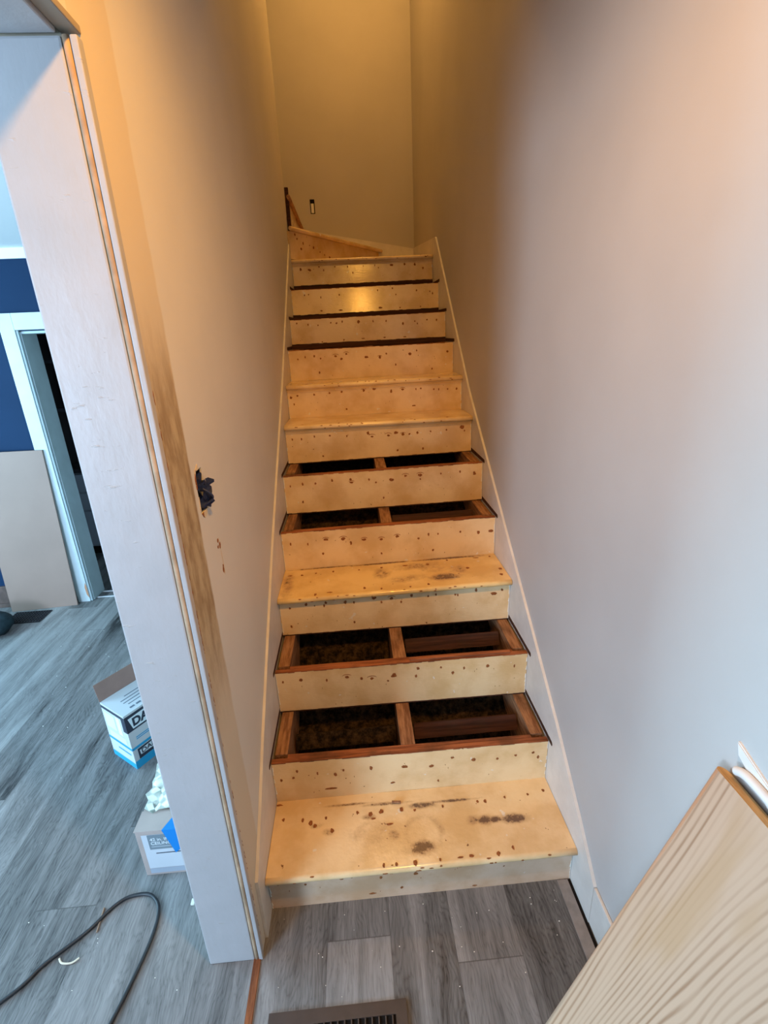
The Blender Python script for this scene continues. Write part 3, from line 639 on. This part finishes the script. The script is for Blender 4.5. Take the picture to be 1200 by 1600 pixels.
# ---------------------------------------------------------------- leaning pine stair board
def pine():
    t = NT('pale_knotty_pine', 0.5, 0.35); o = t.sep(); u, v = o[0], o[1]      # u across, v along
    wob = t.noise(t.map((2.0, 0.9, 1)), 1.3, 2, 0.4)
    wob2 = t.noise(t.map((12, 1.6, 1)), 1.2, 2, .4)
    # knot
    ku, kv = .238, .705
    a = t.math('DIVIDE', t.math('SUBTRACT', u, ku), .032); b = t.math('DIVIDE', t.math('SUBTRACT', v, kv), .060)
    kr = t.math('SQRT', t.math('ADD', t.math('MULTIPLY', a, a), t.math('MULTIPLY', b, b)))
    push = t.math('DIVIDE', 1.2, t.math('ADD', 1.0, t.math('MULTIPLY', kr, kr)))
    tilt = t.math('MULTIPLY', t.math('SUBTRACT', 1.03, v), t.rng(u, .05, .26, 0.0, .19, smooth=False))
    uu = t.math('ADD', t.math('ADD', u, tilt), t.math('ADD', t.math('MULTIPLY', wob, .052), t.math('MULTIPLY', wob2, .020)))
    ph = t.math('SUBTRACT', t.math('MULTIPLY', uu, 72.0), t.math('MULTIPLY', push, 2.2))
    fr = t.math('FRACT', ph)
    line = t.math('MULTIPLY', t.rng(fr, 0.40, 0.72), t.rng(fr, 1.0, 0.76))
    line = t.math('MULTIPLY', line, t.rng(t.noise(t.map((40, 2.5, 1), loc=(1, 4, 0)), 1.5, 3), .3, .6, .45, 1.0))
    amp = t.rng(t.noise(t.map((9, .8, 1), loc=(2, 0, 0)), 1.5, 2), .38, .66, .12, 1.0)
    line = t.math('MULTIPLY', line, amp)
    fine = t.noise(t.map((160, 4, 1)), 2, 4)
    cc = t.mix(line, (0.50, 0.325, 0.215), (0.27, 0.14, 0.072))
    cc = t.mix(t.math('MULTIPLY', fine, .25), cc, (0.42, 0.245, 0.145))
    yel = t.math('MULTIPLY', t.rng(t.noise(t.map((8, 1.5, 1), loc=(7, 3, 0)), 1.5, 2), .52, .7), .5)
    cc = t.mix(yel, cc, (0.40, 0.225, 0.10))
    kn = t.rng(kr, .42, .2); cc = t.mix(t.math('MULTIPLY', kn, .6), cc, (0.36, 0.20, 0.10))
    t.col(cc); t.bump(fine, .1, .001); return t.m
Bc = Vector((.653, -.474, .002)); Ac = Vector((1.020, -.472, 1.035))
vdir = (Ac-Bc).normalized(); udir = Vector((0, -1, 0)); udir = (udir-vdir*udir.dot(vdir)).normalized(); ndir = udir.cross(vdir)   # towards the wall?
assert ndir.x < 0        # the local z axis looks away from the wall
Lb = (Ac-Bc).length; Wb, Tb = .310, .027
bd = empty('stair_board', (0,0,0), 'new pale knotty pine board leaning against the right wall beside the bottom step', 'board')
mt = Matrix((udir, vdir, ndir)).transposed()
bd.location = Bc; bd.rotation_euler = mt.to_euler() if mt.determinant() > 0 else (0,0,0)
if mt.determinant() < 0:
    raise RuntimeError('board basis')
endg = rawwood('pine_end_grain', (.50, .27, .09), (.68, .44, .20), (6, 60, 60))
bm = nb(); r = .013; P = []      # cross-section in (u, n): bullnose on the near-stair edge
for i in range(9):
    a = math.pi/2 + math.pi*i/8; P.append((r+r*math.cos(a), -Tb/2+(Tb/2)*math.sin(a)))
P += [(Wb, -Tb), (Wb, 0)]
v0 = [bm.verts.new((u, 0, n_)) for u, n_ in P]; v1 = [bm.verts.new((u, Lb, n_)) for u, n_ in P]; q = len(P)
for i in range(q): bm.faces.new((v0[i], v0[(i+1)%q], v1[(i+1)%q], v1[i])).smooth = i < 8
f0 = bm.faces.new(v0); f1 = bm.faces.new(v1[::-1]); f1.material_index = 1; f0.material_index = 1
obj('board_body', bm, [pine(), endg], bd, world=False)

# white trim pieces behind the board
wt = simple('glossy_white_trim', (.74, .69, .65), .35, .5, .03, 10)
bm = nb()
P = [(-.478, 1.100), (-.482, 1.078), (-.72, .93), (-.95, .70), (-.95, .80), (-.74, 1.03), (-.62, 1.088)]
P = [(-.4805, 1.098), (-.4905, 1.070), (-.60, 1.005), (-.95, .80), (-1.05, .80), (-1.05, 1.16), (-.80, 1.16), (-.585, 1.135)]
P = [(-.480, 1.100), (-.492, 1.072), (-.575, 1.052), (-.575, 1.052), (-.90, .965), (-.93, 1.02), (-.575, 1.120)]
P = [(-.480, 1.100), (-.488, 1.074), (-.560, 1.040), (-.98, .86), (-1.0, .93)]
prism(bm, [(1.046, y, z) for y, z in P], (.012, 0, 0)); bmesh.ops.bevel(bm, geom=bm.edges[:], offset=.002, segments=2, affect='EDGES')
prop(obj('trim_offcut', bm, wt, origin=(1.05, -.7, .9)), 'pointed white trim offcut against the right wall above the pine board', 'trim piece')
bm = nb(); tube(bm, spline([(1.040, -.500, 1.0495), (1.040, -.515, 1.058), (1.040, -.54, 1.061), (1.040, -.60, 1.059), (1.040, -.70, 1.052), (1.040, -.76, 1.0485)]), .0085, 12)
prop(obj('white_tube', bm, wt, smooth=True, origin=(1.045, -.6, .9)), 'curved white plastic tube lying on the top end of the pine board', 'tube')

# ---------------------------------------------------------------- floor registers
fv = empty('floor_register', (.23, -.40, 0), 'dark brown slotted metal floor register in the hall floor before the stairs', 'floor vent')
bm = nb(); slab(bm, 'z', .0005, .006, (.032, .428), (-.52, -.280), [(.062, .398, -.49, -.313)]); bmesh.ops.bevel(bm, geom=[e for e in bm.edges if e.is_boundary is False and abs(e.verts[0].co.z-e.verts[1].co.z) < 1e-5 and e.verts[0].co.z > .005 and (min(e.verts[0].co.x, e.verts[1].co.x) < .033 or max(e.verts[0].co.x, e.verts[1].co.x) > .427 or max(e.verts[0].co.y, e.verts[1].co.y) > -.281)], offset=.002, segments=2, affect='EDGES'); obj('frame', bm, M['brass'], fv)
bm = nb(); box(bm, (.062, -.49, .0003), (.398, -.313, .001)); obj('duct_opening', bm, M['dark'], fv)
bm = nb()
for i in range(17): x = .0725+i*.0195; box(bm, (x, -.489, .0012), (x+.004, -.3135, .0052), .0006)
obj('louver_bars', bm, M['brass'], fv)
fv2 = empty('floor_register', (-2.08, 2.14, 0), 'black mesh floor register under the leaning beige panel in the far room', 'floor vent')
bm = nb(); gm = simple('black_vent_metal', (.02, .022, .03), .4)
c0 = [(-2.20, 2.06), (-1.965, 2.06), (-1.925, 2.20), (-2.22, 2.20)]
box(bm, (-2.21, 2.045, .0005), (-1.95, 2.205, .002)); obj('duct_opening', bm, M['dark'], fv2)
bm = nb()
for i in range(14): x = -2.205+i*.0195; box(bm, (x, 2.05, .0022), (x+.003, 2.2, .005))
for i in range(8): y = 2.048+i*.0215; box(bm, (-2.21, y, .0051), (-1.95, y+.004, .0068))
obj('grille', bm, gm, fv2)

# ---------------------------------------------------------------- leaning beige panel, far room
pn = nb(); b0, b1, t0, t1 = Vector((-2.250, 2.222, .001)), Vector((-1.795, 2.262, .001)), Vector((-2.21, 2.262, 1.195)), Vector((-1.755, 2.293, 1.188))
nn = (b1-b0).cross(t0-b0).normalized()*-.012
if nn.y < 0: nn = -nn
prism(pn, [b0, b1, t1, t0], nn)
prop(obj('wall_panel', pn, simple('beige_panel_face', (.26, .17, .135), .55, .4, .05, 3), origin=(-2.0, 2.25, 0)), 'beige sheet panel leaning on the navy wall in the far room', 'panel')
bm = nb(); bmesh.ops.create_icosphere(bm, subdivisions=3, radius=1); bm.transform(Matrix.Translation((-2.22, 1.93, .075)) @ Matrix.Diagonal((.17, .13, .078, 1)))
for v in bm.verts:
    if v.co.z < .02: v.co.z = .001
prop(obj('tool_bag', bm, simple('dark_cloth', (.015, .028, .035), .85, .2, .3, 20), smooth=True, origin=(-2.22, 1.93, 0)), 'dark bag at the left edge beside the far floor register', 'bag')

# kitchen beyond the far doorway
kc = empty('kitchen_cabinet', (-1.3, 3.0, 0), 'grey panelled base cabinet beyond the far doorway', 'cabinet')
kg = simple('grey_cabinet_paint', (.30, .31, .37), .45)
bm = nb(); box(bm, (-2.2, 3.22, .09), (-.6, 3.75, .80)); obj('body', bm, kg, kc)
bm = nb(); box(bm, (-2.2, 3.26, 0), (-.6, 3.74, .089)); obj('plinth', bm, M['dark'], kc)
for i in range(3):
    x = -2.19+i*.53
    for z0, z1 in ((.11, .44), (.455, .61), (.625, .785)):
        bm = nb(); box(bm, (x, 3.20, z0), (x+.515, 3.219, z1), .004); dr = obj('drawer', bm, kg, kc)
        bm = nb(); box(bm, (x+.2, 3.188, (z0+z1)/2-.005), (x+.32, 3.1995, (z0+z1)/2+.005), .002); obj('handle', bm, gm, dr)
bm = nb(); box(bm, (-2.22, 3.18, .801), (-.58, 3.76, .84), .004); prop(obj('worktop', bm, simple('dark_worktop', (.03, .025, .03), .4), origin=(-1.4, 3.4, .80)), 'dark worktop on the grey cabinet beyond the far doorway', 'worktop')
ks = empty('wall_shelf', (-1.4, 3.7, 1.3), 'dark open wall shelf beyond the far doorway', 'shelf')
bm = nb(); box(bm, (-2.3, 3.68, 1.25), (-.6, 3.89, 2.2)); obj('body', bm, simple('black_shelf', (.012, .010, .014), .5), ks)
for z in (1.30, 1.72):
    bm = nb(); box(bm, (-2.3, 3.50, z), (-.6, 3.679, z+.03), .003); obj('shelf_board', bm, simple('dark_shelf_board', (.05, .045, .055), .4), ks)
bm = nb(); box(bm, (-1.92, 3.42, .8405), (-1.70, 3.62, 1.02), .01); prop(obj('toaster', bm, simple('pale_grey_box', (.35, .34, .37), .4), origin=(-1.8, 3.5, .84)), 'small pale grey box standing on the dark worktop beyond the far doorway', 'box')

# ---------------------------------------------------------------- cartons in the far room
e1 = Vector((.586, .810, 0)).normalized(); e2 = Vector((-.810, .586, 0)).normalized(); Cc = Vector((-.708, .647, 0)); Z = Vector((0,0,1))
white = simple('white_carton_print', (.48, .50, .52), .5, .3, .03, 6); teal = simple('teal_blue_print', (.01, .28, .50), .5); ink = simple('dark_ink', (.018, .025, .045), .45); brown = simple('brown_cardboard', (.24, .15, .125), .8, .2, .08, 8)
pale = simple('pale_print_block', (.60, .68, .72), .5); cream_ink = simple('cream_print', (.70, .66, .55), .5)
def fp(s, z, off=.0006, base=0): return Cc+e1*s+Z*z+(-e2)*off      # point on the right-hand face
def fl(s, z, off=.0006): return Cc+e2*s+Z*z+(-e1)*off                # point on the left-hand face
def quad_on(bm, f, s0, s1, z0, z1, off, mi=0, sk=0):
    P = [f(s0, z0, off), f(s1, z0, off), f(s1+sk, z1, off), f(s0+sk, z1, off)]
    bm.faces.new([bm.verts.new(p) for p in P]).material_index = mi
def carton(name, z0, z1, label, flap):
    t = empty(name, Cc+e1*.15+e2*.09+Z*z0, label, 'carton', None)
    bm = nb(); g = .0008 if z0 > 0 else 0
    P = [Cc+Z*(z0+g), Cc+e1*.30+Z*(z0+g), Cc+e1*.30+e2*.185+Z*(z0+g), Cc+e2*.185+Z*(z0+g)]
    prism(bm, P, (0, 0, z1-z0-g)); obj('body', bm, white, t)
    return t
lo = carton('caulk_carton', 0, .103, 'lower white and blue caulk carton on the far room floor', False)
bm = nb(); quad_on(bm, fp, 0, .30, 0, .042, .0005); quad_on(bm, fl, 0, .185, 0, .03, .0005); obj('blue_band', bm, teal, lo)
bm = nb(); quad_on(bm, fp, .022, .125, .043, .100, .0007); obj('logo_panel', bm, ink, lo)
bm = nb(); P = [fp(.032, .062, .001), fp(.105, .058, .001), fp(.118, .094, .001), fp(.030, .088, .001)]; bm.faces.new([bm.verts.new(p) for p in P]); obj('logo_plate', bm, pale, lo)
text_mesh('logo_text', 'DAP', .033, ink, fp(.036, .065, .0014), e1, Z, lo, sx=1.1, off=.0006)
bm = nb(); quad_on(bm, fp, .14, .26, .06, .066, .0007); obj('print', bm, teal, lo)
bm = nb(); quad_on(bm, fl, .02, .12, .07, .078, .0007); obj('print', bm, teal, lo)
up = carton('caulk_carton', .104, .301, 'upper open caulk carton with brown flap and big black logo panel', True)
bm = nb(); quad_on(bm, fp, 0, .30, .105, .118, .0005); quad_on(bm, fl, 0, .185, .105, .118, .0005); obj('blue_band', bm, teal, up)
bm = nb(); quad_on(bm, fp, 0, .30, .205, .291, .0006); quad_on(bm, fl, 0, .030, .205, .291, .0006); quad_on(bm, fl, .0301, .185, .275, .291, .0006); obj('logo_panel', bm, ink, up)
bm = nb(); P = [fp(.014, .275, .001), fp(.028, .214, .001), fp(.135, .214, .001), fp(.135, .199, .001), fp(.19, .199, .001), fp(.19, .216, .001), fp(.24, .22, .001), fp(.24, .283, .001)]
bm.faces.new([bm.verts.new(p) for p in P]); obj('logo_plate', bm, pale, up)
text_mesh('logo_text', 'DAP', .058, ink, fp(.030, .226, .0014), e1, Z, up, sx=.92, off=.0024)
for s0, s1, z0 in ((.03, .19, .150), (.03, .15, .160)):
    bm = nb(); quad_on(bm, fp, s0, s1, z0, z0+.005, .0008); obj('print', bm, teal, up)
bm = nb(); quad_on(bm, fl, .045, .075, .17, .27, .0008, 0); quad_on(bm, fl, .03, .16, .125, .16, .0008, 1); quad_on(bm, fl, .09, .17, .18, .26, .0008, 1); obj('side_print', bm, [cream_ink, pale], up)
tx = simple('dark_small_print', (.10, .12, .16), .5); Tp = Cc+Z*.3015
bm = nb()
for r_, (a, b) in enumerate(((.06, .22), (.05, .27), (.05, .27), (.08, .27))):
    o0 = Tp+e2*(.055+.022*r_)+e1*a; P = [o0, o0+e1*(b-a), o0+e1*(b-a)+e2*.006, o0+e2*.006]; bm.faces.new([bm.verts.new(p) for p in P])
for k in range(7):
    o0 = Tp+e2*.022+e1*(.05+.03*k); P = [o0, o0+e1*.022, o0+e1*.022+e2*.012, o0+e2*.012]; bm.faces.new([bm.verts.new(p) for p in P])
obj('top_print', bm, tx, up)
bm = nb(); P = [Cc+e2*.1855+Z*.3015, Cc+e2*.1855+e1*.30+Z*.3015, Cc+e2*.205+e1*.30+Z*.385, Cc+e2*.205+Z*.385]; prism(bm, P, e2*.003); obj('flap', bm, brown, up)

# ceiling fan box
fx0, fx1, fy0, fy1, fz = -.478, -.205, .155, .36, .220
fb = empty('fan_carton', ((fx0+fx1)/2, (fy0+fy1)/2, 0), 'white and brown ceiling fan box with grey label and blue tape behind the door jamb', 'carton')
card = simple('tan_cardboard', (.40, .32, .29), .8, .2, .06, 8)
bm = nb(); box(bm, (fx0, fy0, 0), (fx1, fy1, fz), .002); obj('body', bm, card, fb)
def fq(x0, x1, z0, z1, off): return [(x0, fy0-off, z0), (x1, fy0-off, z0), (x1, fy0-off, z1), (x0, fy0-off, z1)]
def face(P): bm = nb(); bm.faces.new([bm.verts.new(p) for p in P]); return bm
obj('front_print', face(fq(fx0+.018, fx1-.004, .035, fz-.018, .0005)), simple('white_box_print', (.52, .54, .58), .5), fb)
obj('label', face(fq(fx0+.038, fx1-.06, .130, fz-.019, .0010)), simple('grey_label', (.17, .21, .24), .5), fb)
wtx = simple('white_lettering', (.75, .78, .8), .5)
text_mesh('lettering', '42 in. INDOOR\nCEILING FAN', .0195, wtx, (fx0+.045, fy0-.0014, .172), (1,0,0), (0,0,1), fb)
obj('small_print', face([(fx0+.045, fy0-.0013, .141), (fx0+.130, fy0-.0013, .141), (fx0+.130, fy0-.0013, .146), (fx0+.045, fy0-.0013, .146)]), simple('faint_small_print', (.36, .40, .43), .5), fb)
obj('print_line', face(fq(fx0+.055, fx1-.01, .108, .112, .001)), ink, fb)
obj('bottom_print', face(fq(fx0+.018, fx1-.004, .010, .0345, .0007)), simple('grey_bottom_print', (.33, .36, .42), .5), fb)
bm = nb(); box(bm, (fx0-.002, fy0-.003, fz+.0005), (fx1, fy0+.078, fz+.004)); obj('flap', bm, card, fb)
tp = simple('blue_tape', (.0, .19, .55), .5)
bm = nb(); P = [(-.385, fy0+.05), (-.36, fy0-.0045)]
prism(bm, [(-.382, fy0-.0045, fz+.005), (-.330, fy0-.0045, fz+.005), (-.315, fy0-.0045, .118), (-.335, fy0-.0045, .126), (-.352, fy0-.0045, .110), (-.366, fy0-.0045, .165)], (0, -.0008, 0))
prism(bm, [(-.382, fy0-.0045, fz+.0045), (-.330, fy0-.0045, fz+.0045), (-.320, fy0+.06, fz+.0045), (-.352, fy0+.06, fz+.0045)], (0, 0, .0008)); obj('tape', bm, tp, fb)
# crumpled packing paper on top
bm = crumple([(-.470, .225, fz+.016), (-.25, .225, fz+.016), (-.25, .42, fz+.070), (-.470, .41, fz+.060)], 7, .009, 5)
bmesh.ops.subdivide_edges(bm, edges=bm.edges[:], cuts=1, smooth=.6)
for v in bm.verts: v.co.z = max(v.co.z, fz+.0055)
prop(obj('packing_paper', bm, simple('white_packing_paper', (.74, .78, .70), .7, .3), smooth=True, origin=(-.37, .3, fz+.02)), 'crumpled white packing paper lying on the ceiling fan box', 'paper')
# brown open box behind
ob2 = empty('brown_box', (-.42, .55, 0), 'open brown cardboard box between the caulk cartons and the fan box', 'box')
bm = nb()
for a, b in (((-.53, .47, 0), (-.30, .474, .12)), ((-.53, .64, 0), (-.30, .644, .12)), ((-.53, .4745, 0), (-.526, .6395, .12)), ((-.304, .4745, 0), (-.30, .6395, .12)), ((-.5255, .4745, .002), (-.3045, .6395, .006))): box(bm, a, b)
obj('body', bm, brown, ob2)
bm = nb(); prism(bm, [(-.53, .4695, .118), (-.30, .4695, .118), (-.30, .42, .16), (-.52, .42, .16)], (0, -.002, -.002)); obj('flap', bm, brown, ob2)

# ---------------------------------------------------------------- black cord on the room floor
cp = [(-1.10, -.42), (-.775, -.185), (-.70, -.10), (-.61, -.02), (-.56, .045), (-.525, .075), (-.49, .085), (-.45, .085), (-.42, .07), (-.395, .04), (-.383, -.01), (-.385, -.08), (-.40, -.17), (-.42, -.26), (-.46, -.40), (-.55, -.60)]
bm = nb(); tube(bm, spline([(x, y, .0062) for x, y in cp], 8), .0058, 10)
prop(obj('power_cord', bm, simple('black_rubber', (.014, .016, .02), .45), smooth=True, origin=(-.6, -.1, 0)), 'looped black power cord on the room floor in front of the door jamb', 'cord')

# ---------------------------------------------------------------- small debris
wood = simple('splinter_wood', (.24, .16, .11), .7)
def stick(name, a, b, r, mat, label, cat):
    bm = nb(); tube(bm, [a, b], r, 6); c = (Vector(a)+Vector(b))/2
    return prop(obj(name, bm, mat, origin=(c.x, c.y, min(a[2], b[2])-r)), label, cat)
stick('wood_splinter', (-.585, .055, .0035), (-.575, -.02, .0035), .003, wood, 'thin dark wood splinter on the room floor inside the cord loop', 'splinter')
stick('wood_splinter', (.435, .212, H(1, .45)+.0055), (.468, .208, H(1, .45)+.0055), .0052, M['stringer'], 'short brown wood plug lying at the back of the bottom tread', 'splinter')
bm = nb(); tube(bm, spline([(-.66, -.085, .004), (-.645, -.098, .003), (-.615, -.10, .003), (-.595, -.09, .006)]), .0028, 6)
prop(obj('wood_shaving', bm, simple('pale_shaving', (.6, .52, .4), .8), origin=(-.63, -.095, 0)), 'curled pale wood shaving on the room floor beside the black cord', 'shaving')
bm = nb(); box(bm, (-.285, .035, .0005), (-.272, .055, .008), .002)
prop(obj('plaster_chip', bm, simple('pale_plaster', (.66, .66, .58), .9), origin=(-.28, .045, 0)), 'pale plaster chip on the room floor between fan box and door jamb', 'chip')
bm = nb(); rnd = random.Random(11)
for k in range(150):
    if k < 120: x, y = rnd.uniform(-2.0, -.2), rnd.uniform(-.5, 2.1)
    else: x, y = rnd.uniform(.0, .98), rnd.uniform(-.27, -.02)
    if (-.9 < x < -.2 and .14 < y < 1.0): continue
    s = rnd.uniform(.0008, .0024); box(bm, (x, y, .0002), (x+s*rnd.uniform(1, 2), y+s, s*.8))
prop(obj('plaster_crumbs', bm, M['caulk']), 'scattered white plaster crumbs on the grey plank floors', 'crumbs', kind='stuff')

# ---------------------------------------------------------------- lamps (out of frame)
def lamp(loc, zc, label):
    t = empty('ceiling_lamp', (loc[0], loc[1], zc), label, 'lamp')
    bm = nb(); bmesh.ops.create_cone(bm, segments=24, radius1=.06, radius2=.06, depth=.025, cap_ends=True); bm.transform(Matrix.Translation((loc[0], loc[1], zc-.0130))); obj('base', bm, M['trimpaint'], t)
lamp(HALL_LAMP, 2.9495, 'round ceiling lamp above the hall floor'); lamp(LAND_LAMP, 4.9995, 'round ceiling lamp above the winding steps')
